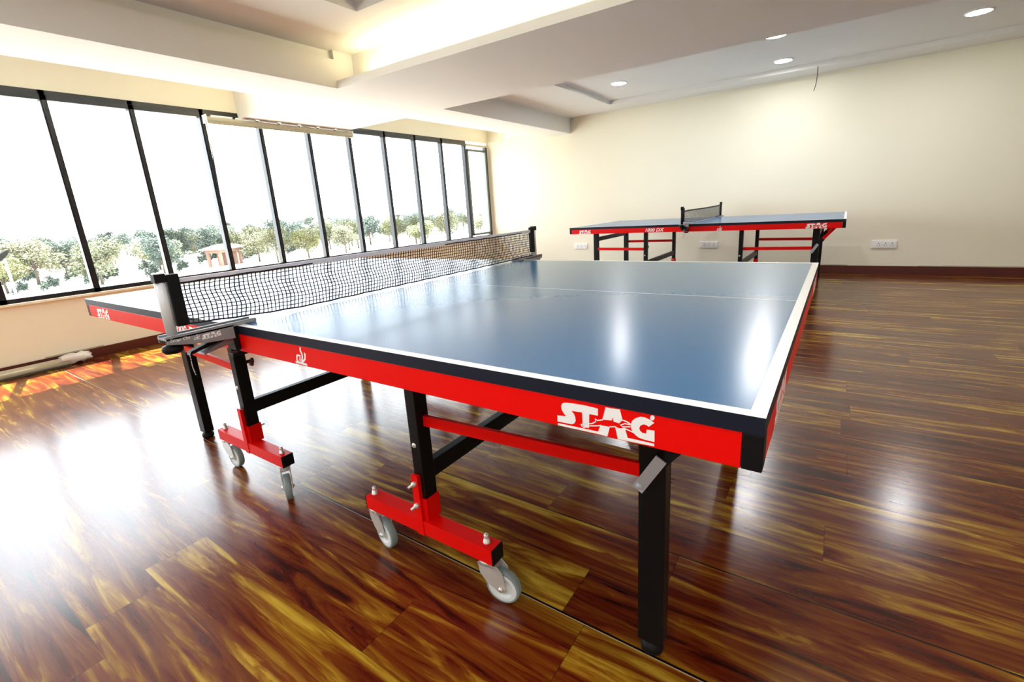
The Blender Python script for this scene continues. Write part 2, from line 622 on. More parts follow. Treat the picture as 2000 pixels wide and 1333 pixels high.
# ---- window band: one window per bay
PITCH = 0.573
EDGE = [0.073 + PITCH * k for k in range(-6, 12)]
for i in range(17):
    y0, y1 = EDGE[i], EDGE[i + 1]
    last = i == 16
    w = empty('window_%d' % (i + 1), (XW, y0, SILL))
    w['kind'] = 'structure'
    h = HEAD - SILL
    f = NB()
    box(f, -0.055, 0.012, -0.022, 0.022, 0, h, bev=0.002)
    box(f, -0.030, 0.020, -0.012, 0.012, 0, h)
    if last:
        box(f, -0.055, 0.012, PITCH - 0.022, PITCH + 0.022, 0, h, bev=0.002)
    obj('mullion', f, ALU, w)
    f = NB()
    if last:
        box(f, -0.055, 0.010, 0.0, PITCH + 0.022, h, h + 0.035, bev=0.002)
        obj('head_rail', f, IVORY, w)
    else:
        box(f, -0.055, 0.016, -0.022, PITCH + 0.02, h, h + 0.040, bev=0.002)
        box(f, -0.055, 0.008, -0.022, PITCH + 0.02, h + 0.040, h + 0.075, bev=0.002)
        obj('head_rail', f, ALU, w)
    f = NB()
    box(f, -0.055, 0.014, -0.022, PITCH + 0.022, -0.036, 0, bev=0.002)
    obj('sill_rail', f, GREYALU if last else ALU, w)
    if last:
        f = NB()
        for a in ((0.022, 0.062, 0.02, h - 0.05), (PITCH - 0.062, PITCH - 0.022, 0.02, h - 0.05)):
            box(f, -0.02, 0.024, a[0], a[1], a[2], a[3], bev=0.002)
        box(f, -0.02, 0.024, 0.022, PITCH - 0.022, 0.02, 0.055, bev=0.002)
        box(f, -0.02, 0.024, 0.022, PITCH - 0.022, h - 0.085, h - 0.05, bev=0.002)
        obj('sash', f, GREYALU, w)
    f = NB()
    box(f, -0.030, -0.024, 0.016, PITCH - 0.016, -0.004, h + 0.004)
    obj('pane', f, GLASS, w)
bm = NB()
box(bm, XW - 0.01, XW + 0.03, YF, YB - 0.014, SILL - 0.056, SILL - 0.036, bev=0.002)
struct('trim_5', bm, CREAM)

# ------------------------------------------------------------------ ceiling downlights
def make_downlight():
    t = empty('downlight')
    f = NB()
    lathe(f, [(0.094, 0), (0.094, -0.006), (0.088, -0.010), (0.080, -0.008), (0.078, 0)], (0, 0, 0), (0, 0, 1), 28)
    obj('rim', f, WHITE, t)
    f = NB()
    lathe(f, [(0, -0.007), (0.079, -0.006)], (0, 0, 0), (0, 0, 1), 28)
    obj('diffuser', f, LED, t)
    return t


dl = make_downlight()
DL = [((-0.87, 5.13), 'round white downlight near the raised panel edge, farthest towards the windows'),
      ((0.80, 4.62), 'round white downlight tucked against the edge of the cross beam'),
      ((0.765, 5.65), 'round white downlight closest to the hanging loose wire'),
      ((2.22, 5.30), 'round white downlight at the right end of the ceiling recess')]
for i, (p, lab) in enumerate(DL):
    d = dl if i == 0 else copy_tree(dl)
    d.location = (p[0], p[1], REC)
    tag(d, lab, 'ceiling light', 'recessed downlights')

# unseen downlights added in the raised field as fill for the first table
for i, p in enumerate(((-0.6, -0.45), (1.2, -0.45), (3.0, -0.45), (-0.6, -1.85), (1.2, -1.85), (3.0, -1.85), (-0.6, -3.2), (1.2, -3.2), (3.0, -3.2))):
    d = copy_tree(dl)
    d.location = (p[0], p[1], T1 + 0.10)
    tag(d, 'unseen round white downlight added as fill in the raised ceiling field above the foreground table', 'ceiling light', 'added fill downlights over the foreground table')

# loose wire
bm = NB()
tube(bm, [(1.066, 6.0, 2.33), (1.068, 6.0, 2.26), (1.066, 6.0, 2.19), (1.058, 6.005, 2.13), (1.046, 6.01, 2.085)], 0.0035, 6)
tag(obj('loose_wire', bm, RUBBER), 'thin dark loose wire hanging from the ceiling edge by the back wall', 'wire')

# ------------------------------------------------------------------ lettering data (traced, metres)
LOGO = {'ST': [[1.0805, 0.7218], [1.087, 0.7232], [1.1005, 0.7239], [1.1157, 0.7246], [1.1286, 0.7241], [1.1406, 0.7235], [1.1404, 0.7118], [1.1257, 0.7113], [1.1248, 0.6871], [1.1184, 0.6865], [1.1139, 0.6893], [1.1134, 0.7116], [1.0938, 0.7105], [1.0985, 0.7061], [1.1009, 0.7], [1.1013, 0.694], [1.0989, 0.6896], [1.0944, 0.6869], [1.0876, 0.6866], [1.068, 0.6861], [1.0678, 0.6967], [1.0846, 0.6989], [1.0798, 0.7036], [1.0765, 0.7091], [1.0758, 0.7152], [1.0774, 0.7193]], 'A': [[1.1534, 0.7283], [1.1764, 0.7294], [1.1804, 0.7135], [1.1745, 0.7067], [1.1663, 0.7074], [1.1648, 0.7148], [1.1634, 0.7087], [1.1562, 0.7078], [1.148, 0.7067]], 'F1': [[1.1443, 0.6962], [1.1601, 0.6969], [1.1557, 0.6798], [1.1401, 0.6804], [1.0682, 0.6793], [1.0686, 0.683], [1.1404, 0.6844]], 'F2': [[1.1688, 0.6991], [1.1749, 0.6974], [1.1847, 0.6988], [1.1885, 0.6854], [1.2291, 0.6856], [1.2291, 0.6815], [1.173, 0.6795]], 'G': [[1.2286, 0.7189], [1.2208, 0.7112], [1.2168, 0.7132], [1.2128, 0.7132], [1.208, 0.7099], [1.2064, 0.7052], [1.208, 0.7012], [1.2113, 0.6989], [1.2169, 0.699], [1.2177, 0.7057], [1.2292, 0.7067], [1.2294, 0.6886], [1.2146, 0.6888], [1.2064, 0.6898], [1.2015, 0.6926], [1.1973, 0.696], [1.1944, 0.7015], [1.1936, 0.7093], [1.1956, 0.715], [1.2006, 0.7204], [1.2079, 0.7242], [1.2143, 0.7247], [1.2223, 0.7226]], 'R': [[1.2291, 0.7271], [1.2287, 0.725], [1.2275, 0.7232], [1.2258, 0.7223], [1.2242, 0.7225], [1.223, 0.7237], [1.2225, 0.7257], [1.2229, 0.7278], [1.2241, 0.7295], [1.2257, 0.7304], [1.2274, 0.7303], [1.2286, 0.729]]}
RIB = [[[1.1104, 0.6894], [1.1148, 0.6923], [1.1298, 0.6957], [1.1363, 0.7004], [1.136, 0.7054], [1.1391, 0.7033], [1.1487, 0.7065]], [[1.1104, 0.6894], [1.116, 0.6855], [1.126, 0.6911], [1.1408, 0.6945], [1.1454, 0.6965]], [[1.1596, 0.6972], [1.1684, 0.6992], [1.1753, 0.697], [1.1839, 0.6998], [1.1981, 0.6964]], [[1.1741, 0.7066], [1.1797, 0.713], [1.1881, 0.7116], [1.194, 0.7085]], [[1.1931, 0.7083], [1.1839, 0.7079], [1.1771, 0.7037], [1.1813, 0.702], [1.1931, 0.7048]]]
EMB = [[[0.3288, 0.7251], [0.3264, 0.7171], [0.331, 0.7079], [0.3308, 0.7005]], [[0.307, 0.7015], [0.3032, 0.6893], [0.3098, 0.6836], [0.3208, 0.6835], [0.3321, 0.6892], [0.341, 0.6962], [0.3451, 0.7097], [0.3414, 0.7109]], [[0.307, 0.7015], [0.3212, 0.7025], [0.3169, 0.6887]], [[0.3308, 0.7005], [0.325, 0.6882]], [[0.2962, 0.6825], [0.3204, 0.6822], [0.3434, 0.6818], [0.3443, 0.6782]]]


def ribbon(bm, pts, w, frame, depth, mi=0):
    pts = [Vector((a, b)) for a, b in pts]
    Ls, Rs = [], []
    for i, p in enumerate(pts):
        t = (pts[min(i + 1, len(pts) - 1)] - pts[max(i - 1, 0)]).normalized()
        n = Vector((-t.y, t.x)) * w * 0.5
        Ls.append(p + n)
        Rs.append(p - n)
    for i in range(len(pts) - 1):
        prism(bm, [Ls[i], Ls[i + 1], Rs[i + 1], Rs[i]], frame, depth, mi)


def logo(bm, o, u, n, x0=1.068, z0=0.679, sc=1.0, mi=0):
    fr = (o, u, (0, 0, 1), n)
    cvt = lambda P: [((a - x0) * sc, (b - z0) * sc) for a, b in P]
    for k in ('ST', 'A', 'F1', 'F2', 'G', 'R'):
        prism(bm, cvt(LOGO[k]), fr, 0.0006, mi)
    for r in RIB:
        ribbon(bm, cvt(r), 0.0017 * sc, fr, 0.0006, mi)


# ------------------------------------------------------------------ table tennis table
HW = 0.7625


def make_table():
    T = empty('table_tennis_table')
    for hs in (1, -1):                       # the two half tables
        def X(a, b):
            return (a, b) if hs > 0 else (-b, -a)
        x0, x1 = X(0.003, 1.37)
        # playing board: blue top, white lines, dark edge
        f = NB()
        xs = X(0.003, 1.35) if hs > 0 else (-1.35, -0.003)
        xcut = [0.003, 1.350, 1.370] if hs > 0 else [-1.370, -1.350, -0.003]
        ycut = [-HW, -HW + 0.020, -0.0015, 0.0015, HW - 0.020, HW]
        V = [[f.verts.new((a, b, 0.760)) for b in ycut] for a in xcut]
        for i in range(len(xcut) - 1):
            for j in range(5):
                q = f.faces.new((V[i][j], V[i + 1][j], V[i + 1][j + 1], V[i][j + 1]))
                endcol = (i == 1) if hs > 0 else (i == 0)
                q.material_index = 1 if (endcol or j in (0, 2, 4)) else 0
        lo = [f.verts.new(p) for p in ((x0, -HW, 0.735), (x1, -HW, 0.735), (x1, HW, 0.735), (x0, HW, 0.735))]
        q = f.faces.new(lo[::-1])
        q.material_index = 2
        per = [V[0][0]] + [V[i][0] for i in range(1, len(xcut))] + [V[-1][j] for j in range(1, 6)] + \
              [V[i][5] for i in range(len(xcut) - 2, -1, -1)] + [V[0][j] for j in range(4, 0, -1)]
        cor = {V[0][0]: lo[0], V[-1][0]: lo[1], V[-1][5]: lo[2], V[0][5]: lo[3]}
        cur = lo[0]
        seg = [V[0][0]]
        for v in per[1:] + [per[0]]:
            seg.append(v)
            if v in cor:
                nb = cor[v]
                q = f.faces.new(seg[::-1] + [cur, nb])
                q.material_index = 2
                cur = nb
                seg = [v]
        obj('tabletop', f, [BLUE, WHITE, NAVY], T)
        # red frame rails under the board
        for ys in (-1, 1):
            f = NB()
            a, b = X(0.010, 1.344)
            ya, yb = sorted((ys * (HW - 0.001), ys * (HW - 0.024)))
            box(f, a, b, ya, yb, 0.682, 0.7345, bev=0.001)
            rail = obj('frame_rail', f, RED, T)
            n = (0, ys, 0)
            u = Vector((-ys, 0, 0))
            yy = ys * (HW - 0.0006)
            f = NB()
            if ys < 0:
                if hs > 0:
                    logo(f, (1.068, yy, 0.679 + 0.0035), u, n)
                else:
                    logo(f, (-1.245, yy, 0.679 + 0.0035), u, n, sc=0.93)
            else:
                logo(f, ((-1.068 if hs < 0 else 1.228), yy, 0.6825), u, n)
            obj('brand_lettering', f, WHITE, rail)
            if ys < 0:
                f = NB()
                if hs > 0:
                    for r in EMB:
                        ribbon(f, [((p - 0.296), (q2 - 0.678)) for p, q2 in r], 0.0056, ((0.300, yy, 0.6835), u, (0, 0, 1), n), 0.0006)
                    obj('round_emblem', f, WHITE, rail)
                else:
                    text_into(f, '1000 DX', 0.050, ((-0.435, yy - 0.0003, 0.692), u, (0, 0, 1)), width=0.205, shear=0.25, bold=0.0012)
                    obj('model_lettering', f, WHITE, rail)
            f = NB()
            a, b = X(1.3445, 1.3700)
            box(f, a, b, *sorted((ys * HW, ys * (HW - 0.030))), 0.682, 0.7348, bev=0.002)
            c1 = obj('corner_block', f, RUBBER, T)
            f = NB()
            a, b = X(0.003, 0.0095)
            box(f, a, b, *sorted((ys * HW, ys * (HW - 0.026))), 0.684, 0.7348, bev=0.001)
            obj('end_cap', f, RUBBER, T)
        f = NB()
        a, b = X(1.346, 1.3695)
        box(f, a, b, -HW + 0.031, HW - 0.031, 0.684, 0.7345, bev=0.001)
        er = obj('end_rail', f, RED, T)
        for yl in (-HW + 0.14, HW - 0.30):
            f = NB()
            logo(f, (1.3698 * hs, yl * hs, 0.6825), (0, hs, 0), (hs, 0, 0))
            obj('brand_lettering', f, WHITE, er)
        f = NB()
        a, b = X(0.012, 0.034)
        box(f, a, b, -HW + 0.025, HW - 0.025, 0.69, 0.7345)
        obj('inner_rail', f, BLACK, T)
        # end legs
        cx = 1.146 * hs
        for ys in (-1, 1):
            yc = ys * 0.4925
            f = NB()
            box(f, cx - 0.029, cx + 0.029, yc - 0.021, yc + 0.021, 0.034, 0.7345, bev=0.003)
            lg = obj('leg', f, BLACK, T)
            f = NB()
            lathe(f, [(0, 0), (0.020, 0.0), (0.026, 0.006), (0.026, 0.020), (0.019, 0.030), (0.012, 0.032), (0.012, 0.040)], (cx, yc, 0), (0, 0, 1), 20)
            obj('foot_glide', f, RUBBER, lg)
        f = NB()
        box(f, cx - 0.016, cx + 0.016, -0.4715, 0.4715, 0.572, 0.620, bev=0.002)
        obj('cross_tube', f, BLACK, T)
        # wheeled inner legs
        mx = 0.500 * hs
        for ys in (-1, 1):
            yc = ys * 0.5545
            f = NB()
            box(f, mx - 0.019, mx + 0.019, yc - 0.023, yc + 0.023, 0.200, 0.7345, bev=0.003)
            lg = obj('leg', f, BLACK, T)
            f = NB()
            for zz in (0.41,):
                lathe(f, [(0, 0.003), (0.006, 0.003), (0.008, 0)], (mx - 0.004, ys * 0.5775, zz), (0, ys, 0), 10)
            obj('rivet', f, STEEL, lg)
            bar = make_base(mx, yc, ys, hs)
            bar.parent = T
            if hs < 0:
                f = NB()
                lathe(f, [(0, 0.0), (0.007, 0.0), (0.007, 0.022), (0.012, 0.022), (0.012, 0.030), (0, 0.030)], (mx + 0.006, yc - ys * 0.023, 0.505), (0, -ys, 0), 10)
                box(f, mx - 0.004, mx + 0.016, *sorted((yc - ys * 0.040, yc - ys * 0.050)), 0.484, 0.505, bev=0.002)
                obj('latch', f, SKIRT, lg)
            # stretcher between the inner and the end leg
            f = NB()
            A = Vector((mx + hs * 0.012, ys * 0.549, 0.480))
            B = Vector((cx - hs * 0.022, ys * 0.507, 0.480))
            d = (B - A).normalized()
            nn = Vector((-d.y, d.x, 0)) * 0.006
            for P0, P1 in ((A, B),):
                vs = [f.verts.new(P + nn * s + Vector((0, 0, z))) for P in (P0, P1) for s in (-1, 1) for z in (-0.0155, 0.0155)]
                for q in ((0, 1, 3, 2), (4, 6, 7, 5), (0, 4, 5, 1), (2, 3, 7, 6), (0, 2, 6, 4), (1, 5, 7, 3)):
                    f.faces.new([vs[k] for k in q])
            obj('stretcher', f, RED, T)
            if hs < 0:
                continue
            # folding brace: grey link below, red arm above
            f = NB()
            yf = ys * 0.5165
            fr = ((0, yf, 0), (1, 0, 0), (0, 0, 1), (0, ys, 0))
            p, q = Vector((1.122, 0.444)), Vector((1.166, 0.519))
            t = (q - p).normalized()
            nrm = Vector((-t.y, t.x)) * 0.0125
            P = [p - t * 0.012 + nrm, q + nrm, q - nrm, p - t * 0.012 - nrm]
            prism(f, [(a.x * hs, a.y) for a in P], fr, 0.003)
            lathe(f, [(0, 0.006), (0.006, 0.005), (0.0085, 0.0)], (1.122 * hs, yf, 0.444), (0, ys, 0), 12)
            obj('brace_link', f, LINK, T)
            f = NB()
            p, q = Vector((1.190, 0.549)), Vector((1.305, 0.694))
            t = (q - p).normalized()
            nrm = Vector((-t.y, t.x)) * 0.014
            P = [p + nrm, q + nrm, q - nrm, p - nrm]
            prism(f, [(a.x * hs, a.y) for a in P], ((0, ys * 0.5095, 0), (1, 0, 0), (0, 0, 1), (0, ys, 0)), 0.020)
            box(f, min(1.285 * hs, 1.33 * hs), max(1.285 * hs, 1.33 * hs), ys * 0.4995 - 0.016, ys * 0.4995 + 0.016, 0.690, 0.7345)
            obj('brace_arm', f, RED, T)
            f = NB()
            p, q = Vector((1.158, 0.508)), Vector((1.205, 0.567))
            t = (q - p).normalized()
            nrm = Vector((-t.y, t.x)) * 0.0165
            P = [p + nrm, q + nrm, q - nrm, p - nrm]
            prism(f, [(a.x * hs, a.y) for a in P], ((0, ys * 0.5135, 0), (1, 0, 0), (0, 0, 1), (0, ys, 0)), 0.027)
            obj('brace_joint', f, RUBBER, T)
        f = NB()
        box(f, mx - 0.014, mx + 0.014, -0.5315, 0.5315, 0.292, 0.345, bev=0.002)
        obj('cross_tube', f, BLACK, T)
    return T


def make_caster(bar, x, y, ztop, ang):
    """swivel caster: bolt on top of the bar, fork, wheel trailing along ang"""
    d = Vector((math.cos(ang), math.sin(ang), 0))
    s = Vector((-d.y, d.x, 0))
    wc = Vector((x, y, 0.050)) + d * 0.042
    f = NB()
    lathe(f, [(0.0475, -0.011), (0.0495, -0.008), (0.050, 0), (0.0495, 0.008), (0.0475, 0.011), (0.0425, 0.0115), (0.0425, -0.0115)], wc, s, 36, 1, closed=True)
    lathe(f, [(0.043, -0.010), (0.043, 0.0105), (0.033, 0.0118), (0.030, 0.0112), (0.028, 0.0085), (0.014, 0.0085), (0.012, 0.012), (0, 0.012)], wc, s, 36, 0)
    lathe(f, [(0.043, -0.0105), (0.033, -0.0118), (0.030, -0.0112), (0.028, -0.0085), (0.014, -0.0085), (0.012, -0.012), (0, -0.012)], wc, s, 36, 0)
    obj('wheel', f, [GREYP, TYRE], bar)
    f = NB()
    top = Vector((x, y, 0))
    lathe(f, [(0, 0.127), (0.020, 0.127), (0.023, 0.122), (0.021, 0.116), (0.012, 0.112), (0, 0.112)], top, (0, 0, 1), 20)
    for k in (-1, 1):
        o = top + s * (k * 0.0165)
        pr = [(-0.024, 0.119), (0.030, 0.119), (0.049, 0.100), (0.056, 0.054), (0.052, 0.043), (0.042, 0.038), (0.033, 0.041), (0.002, 0.060), (-0.018, 0.086)]
        prism(f, pr, (o + s * (0.0015 * k), d, (0, 0, 1), s * k), 0.003)
        lathe(f, [(0, 0.005), (0.006, 0.005), (0.0075, 0.0)], wc + s * (k * 0.018), s * k, 8)
    pr = [(-0.021, 0.120), (0.032, 0.114), (0.030, 0.108), (-0.021, 0.112)]
    prism(f, pr, (top + s * 0.018, d, (0, 0, 1), s), 0.036)
    obj('caster_fork', f, STEEL, bar)


def make_base(mx, yc, ys, hs):
    yb = ys * 0.5645
    f = NB()
    x0, x1 = mx - 0.252, mx + 0.252
    y0, y1 = yb - 0.0235, yb + 0.0235
    box(f, x0, x1, y0, y1, 0.128, 0.174, bev=0.0015)
    # socket round the leg and tall bracket plate on the outer face
    for a in ((mx - 0.022, mx + 0.022, yc - 0.026, yc - 0.023), (mx - 0.022, mx + 0.022, yc + 0.023, yc + 0.026),
              (mx - 0.022, mx - 0.019, yc - 0.023, yc + 0.023), (mx + 0.019, mx + 0.022, yc - 0.023, yc + 0.023)):
        box(f, *a, 0.172, 0.245)
    box(f, mx - 0.019, mx + 0.019, yc - 0.023, yc + 0.023, 0.170, 0.199)
    yo = ys * 0.5905
    box(f, mx - 0.020, mx + 0.006, min(yo, yo - ys * 0.004), max(yo, yo - ys * 0.004), 0.126, 0.322, bev=0.001)
    box(f, mx - 0.019, mx + 0.005, *sorted((yo - ys * 0.003, yc + ys * 0.023)), 0.180, 0.318)
    bar = obj('wheel_base', f, RED)
    for xe, s in ((x0, -1), (x1, 1)):
        f = NB()
        box(f, min(xe, xe + s * 0.003), max(xe, xe + s * 0.003), y0, y1, 0.128, 0.174)
        obj('end_cap', f, RUBBER, bar)
    for zz in (0.225, 0.295):
        f = NB()
        lathe(f, [(0, 0.024), (0.0035, 0.024), (0.0038, 0.008), (0.0075, 0.008), (0.0075, 0)], (mx - 0.007, yo, zz) if hs > 0 else (mx + 0.004, yc - ys * 0.023, zz), (0, ys, 0) if hs > 0 else (0, -ys, 0), 8)
        obj('bolt', f, STEEL, bar)
    for k, xb in enumerate((mx - 0.234, mx + 0.220)):
        f = NB()
        lathe(f, [(0, 0.026), (0.004, 0.026), (0.0065, 0.023), (0.0068, 0.016), (0.0055, 0.012), (0.0085, 0.011), (0.0085, 0.004), (0.010, 0.003), (0.010, 0)], (xb, yb, 0.174), (0, 0, 1), 10)
        obj('bolt', f, STEEL, bar)
        if ys < 0:
            ang = {(1, 0): -0.18, (1, 1): 0.16, (-1, 0): 0.02, (-1, 1): -0.50}[(hs, k)]
        else:
            ang = {(1, 0): 0.5, (1, 1): 2.4, (-1, 0): 0.2, (-1, 1): 1.2}[(hs, k)]
        make_caster(bar, xb, yb, 0.128, ang)
    return bar


# ------------------------------------------------------------------ net and post set
def make_net(tape_mat, post_mat, sag, sz, cap_h=0.0, thick=0.00165):
    """origin on the floor at the middle of the table; net spans y"""
    N = empty('table_tennis_net')
    zt = 0.9125
    ye = HW + 0.122
    for ys in (-1, 1):
        yp = ys * (HW + 0.150)
        f = NB()
        lathe(f, [(0, 0.764), (0.0125, 0.764), (0.0125, 0.912), (0, 0.912)], (-0.004, yp, 0), (0, 0, 1), 20)
        box(f, -0.004 - 0.0135, -0.004 + 0.0135, yp - 0.013, yp + 0.013, 0.908, 0.930 + cap_h, 1, bev=0.002)
        pst = obj('post', f, [post_mat, RUBBER], N)
        f = NB()
        ya, yb = sorted((ys * (HW + 0.136), ys * (HW + 0.108)))
        box(f, -0.011, 0.011, ya, yb, 0.788, 0.926, bev=0.003)
        obj('net_sleeve', f, RUBBER, pst)
        # clamp bracket: channel over the table edge
        f = NB()
        y1, y2 = ys * (HW + 0.178), ys * (HW - 0.055)
        a, b = sorted((y1, y2))
        box(f, -0.026, 0.030, a, b, 0.7605, 0.7665, bev=0.001)
        box(f, -0.020, -0.012, a, b, 0.766, 0.7715)
        box(f, 0.020, 0.029, a, b, 0.766, 0.7715)
        o1 = ys * (HW + 0.176)
        o2 = ys * (HW + 0.012)
        for xf in (0.030, -0.024):
            prism(f, [(o1, 0.7662), (o2, 0.7662), (o2, 0.727), (ys * (HW + 0.095), 0.734), (o1, 0.751)], ((xf, 0, 0), (0, 1, 0), (0, 0, 1), (1, 0, 0)), 0.004)
        cl = obj('clamp', f, BRKT, N)
        f = NB()
        prism(f, [(ys * (HW + 0.098), 0.701), (ys * (HW + 0.096), 0.706), (ys * (HW + 0.012), 0.737), (ys * (HW + 0.012), 0.716)], ((0.024, 0, 0), (0, 1, 0), (0, 0, 1), (1, 0, 0)), 0.044)
        prism(f, [(ys * (HW + 0.124), 0.704), (ys * (HW + 0.120), 0.714), (ys * (HW + 0.020), 0.742), (ys * (HW + 0.020), 0.730)], ((0.004, 0, 0), (0, 1, 0), (0, 0, 1), (1, 0, 0)), 0.022, 1)
        obj('clamp_lever', f, [LEVER, RUBBER], cl)
        f = NB()
        box(f, -0.022, 0.026, *sorted((ys * (HW + 0.016), ys * (HW + 0.0005))), 0.690, 0.756, bev=0.002)
        box(f, -0.015, 0.018, *sorted((ys * (HW + 0.024), ys * (HW - 0.03))), 0.670, 0.6815, bev=0.002)
        obj('clamp_pad', f, RUBBER, cl)
        f = NB()
        yk = ys * (HW + 0.158)
        lathe(f, [(0, 0.764), (0.012, 0.764), (0.012, 0.745), (0.022, 0.742), (0.0245, 0.736), (0.024, 0.728), (0.019, 0.722), (0, 0.720)], (0.0, yk, 0), (0, 0, 1), 24)
        obj('screw_knob', f, RUBBER, cl)
        if ys < 0:
            f = NB()
            fu, fv = (0, 1, 0.06), (0, 0.06, 1)
            text_into(f, 'Snap On', 0.0125, ((0.0304, -HW - 0.170, 0.7560), (0, 1, -0.03), (0, 0, 1)), width=0.046, shear=0.3)
            for r in EMB:
                ribbon(f, [((p - 0.296) * 0.30, (q - 0.678) * 0.30) for p, q in r], 0.0015, ((0.0304, -HW - 0.116, 0.7480), (0, 1, 0), (0, 0, 1), (1, 0, 0)), 0.0003)
            logo(f, (0.0304, -HW - 0.096, 0.7440), (0, 1, 0), (1, 0, 0), sc=0.30)
            obj('printed_lettering', f, WHITE, cl)
            f = NB()
            for k in range(16):
                z = 0.716 - k * 0.0042
                lathe(f, [(0, -0.0017), (0.0014, -0.0008), (0.0014, 0.0008), (0, 0.0017)], (0.010 + 0.0006 * k, -HW - 0.128 + 0.0009 * math.sin(k * 0.5), z), (0, 0, 1), 5)
            obj('bead_chain', f, STEEL, cl)
    # net
    f = NB()
    cell = 0.0128
    nv = int(2 * ye / cell)
    zb0 = 0.768

    def zedge(y):
        t = abs(y) / ye
        # rises slightly toward the near post, and the top sags by sag
        zb = zb0 + 0.024 * max(0.0, (-y / ye - 0.55) / 0.45) ** 1.5
        ztop = zt - sag * (1 - t ** 2) - sz * max(0.0, -y / ye) ** 4
        return zb, ztop - 0.012

    def P(y, k, rows):
        zb, z1 = zedge(y)
        z = zb + (z1 - zb) * k / rows
        w = math.sin(k / rows * 2 * PI * 1.05 + 0.8 * math.sin(y * 2.3) + 0.4)
        dy = 0.0045 * w + 0.0012 * math.sin(y * 37 + k)
        edge = min(1.0, (ye - abs(y)) / 0.05)
        return Vector((0.0022 * math.sin(y * 5 + k * 0.5) * edge, y + dy * edge, z + 0.0008 * math.sin(y * 61 + k * 1.7)))
    rows = 11
    grid = [[P(-ye + i * 2 * ye / nv, k, rows) for k in range(rows + 1)] for i in range(nv + 1)]
    for i in range(nv + 1):
        tube(f, grid[i], thick, 4, caps=False)
    for k in range(rows + 1):
        tube(f, [grid[i][k] for i in range(nv + 1)], 0.0030 if k in (0, rows) else thick, 4, caps=False)
    obj('net_mesh', f, NET, N)
    f = NB()
    prev = None
    K = 40
    rows_ = []
    for i in range(K + 1):
        y = -ye + 2 * ye * i / K
        zb, z1 = zedge(y)
        rows_.append([f.verts.new((xx, y, zz)) for xx, zz in ((-0.0022, z1 - 0.003), (-0.0022, z1 + 0.011), (0, z1 + 0.0125), (0.0022, z1 + 0.011), (0.0022, z1 - 0.003))])
    for A, B in zip(rows_, rows_[1:]):
        for k in range(5):
            f.faces.new((A[k], A[(k + 1) % 5], B[(k + 1) % 5], B[k]))
    obj('net_tape', f, tape_mat, N)
    return N


table = make_table()
table.location = (0, HW, 0)
tag(table, 'blue table tennis table in the foreground with red frame and white border lines', 'table tennis table', 'table tennis tables')
table2 = copy_tree(table)
table2.location = (0.10, 5.30, 0)
table2.rotation_euler = (0, 0, math.radians(-0.3))
tag(table2, 'blue table tennis table near the back wall, behind the foreground table', 'table tennis table', 'table tennis tables')

net = make_net(TAPE, TUBE, 0.0, 0.0)
net.location = (0, HW, 0)
tag(net, 'black mesh net with grey tape clamped across the foreground table', 'net', 'table tennis nets')
net2 = make_net(DTAPE, RUBBER, 0.010, 0.012, 0.012, 0.0010)
net2.location = (0.10, 5.30, 0)
net2.rotation_euler = (0, 0, math.radians(-0.3))
tag(net2, 'sagging dark net with black posts on the table by the back wall', 'net', 'table tennis nets')
f = NB()
tube(f, [(0.012, -HW - 0.12, 0.775), (0.016, -HW - 0.125, 0.74), (0.010, -HW - 0.128, 0.70), (0.014, -HW - 0.126, 0.665), (0.004, -HW - 0.124, 0.625)], 0.0022, 6)
tube(f, [(0.014, -HW - 0.10, 0.79), (0.035, -HW - 0.11, 0.775), (0.03, -HW - 0.125, 0.76), (0.012, -HW - 0.13, 0.77)], 0.0025, 6)
tube(f, [(0.0, -HW - 0.12, 0.90), (0.0, -HW - 0.06, 0.902), (0.0, -HW + 0.02, 0.896)], 0.0018, 6)
obj('tension_cord', f, mat('grey_cord', (0.35, 0.35, 0.33), 0.8, noise=0.1), net2)

# ------------------------------------------------------------------ wall sockets
def make_socket():
    t = empty('socket_plate')
    f = NB()
    box(f, -0.118, 0.118, -0.014, 0, -0.046, 0.046, bev=0.005)
    obj('plate', f, PLASTIC_W, t)
    for k in range(3):
        cx = -0.052 + k * 0.064
        f = NB()
        box(f, cx - 0.028, cx + 0.028, -0.0175, -0.0135, -0.030, 0.030, bev=0.0012)
        m = obj('socket_module', f, PLASTIC_W, t)
        f = NB()
        for a, b, r in ((0, 0.013, 0.0055), (-0.011, -0.009, 0.0045), (0.011, -0.009, 0.0045)):
            lathe(f, [(0, 0.0008), (r, 0.0008), (r, 0)], (cx + a, -0.0175, b), (0, -1, 0), 12)
        obj('pin_hole', f, HOLE, m)
    return t


sk = make_socket()
for i, (x, z, lab) in enumerate(((1.868, 0.352, 'white triple socket plate right of the back table, on bare wall above the skirting'),
                                 (-0.080, 0.366, 'white triple socket plate under the middle of the back table'),
                                 (-2.060, 0.360, 'white triple socket plate below the left end of the back table'))):
    s = sk if i == 0 else copy_tree(sk)
    s.location = (x, YB, z)
    tag(s, lab, 'socket', 'wall sockets')

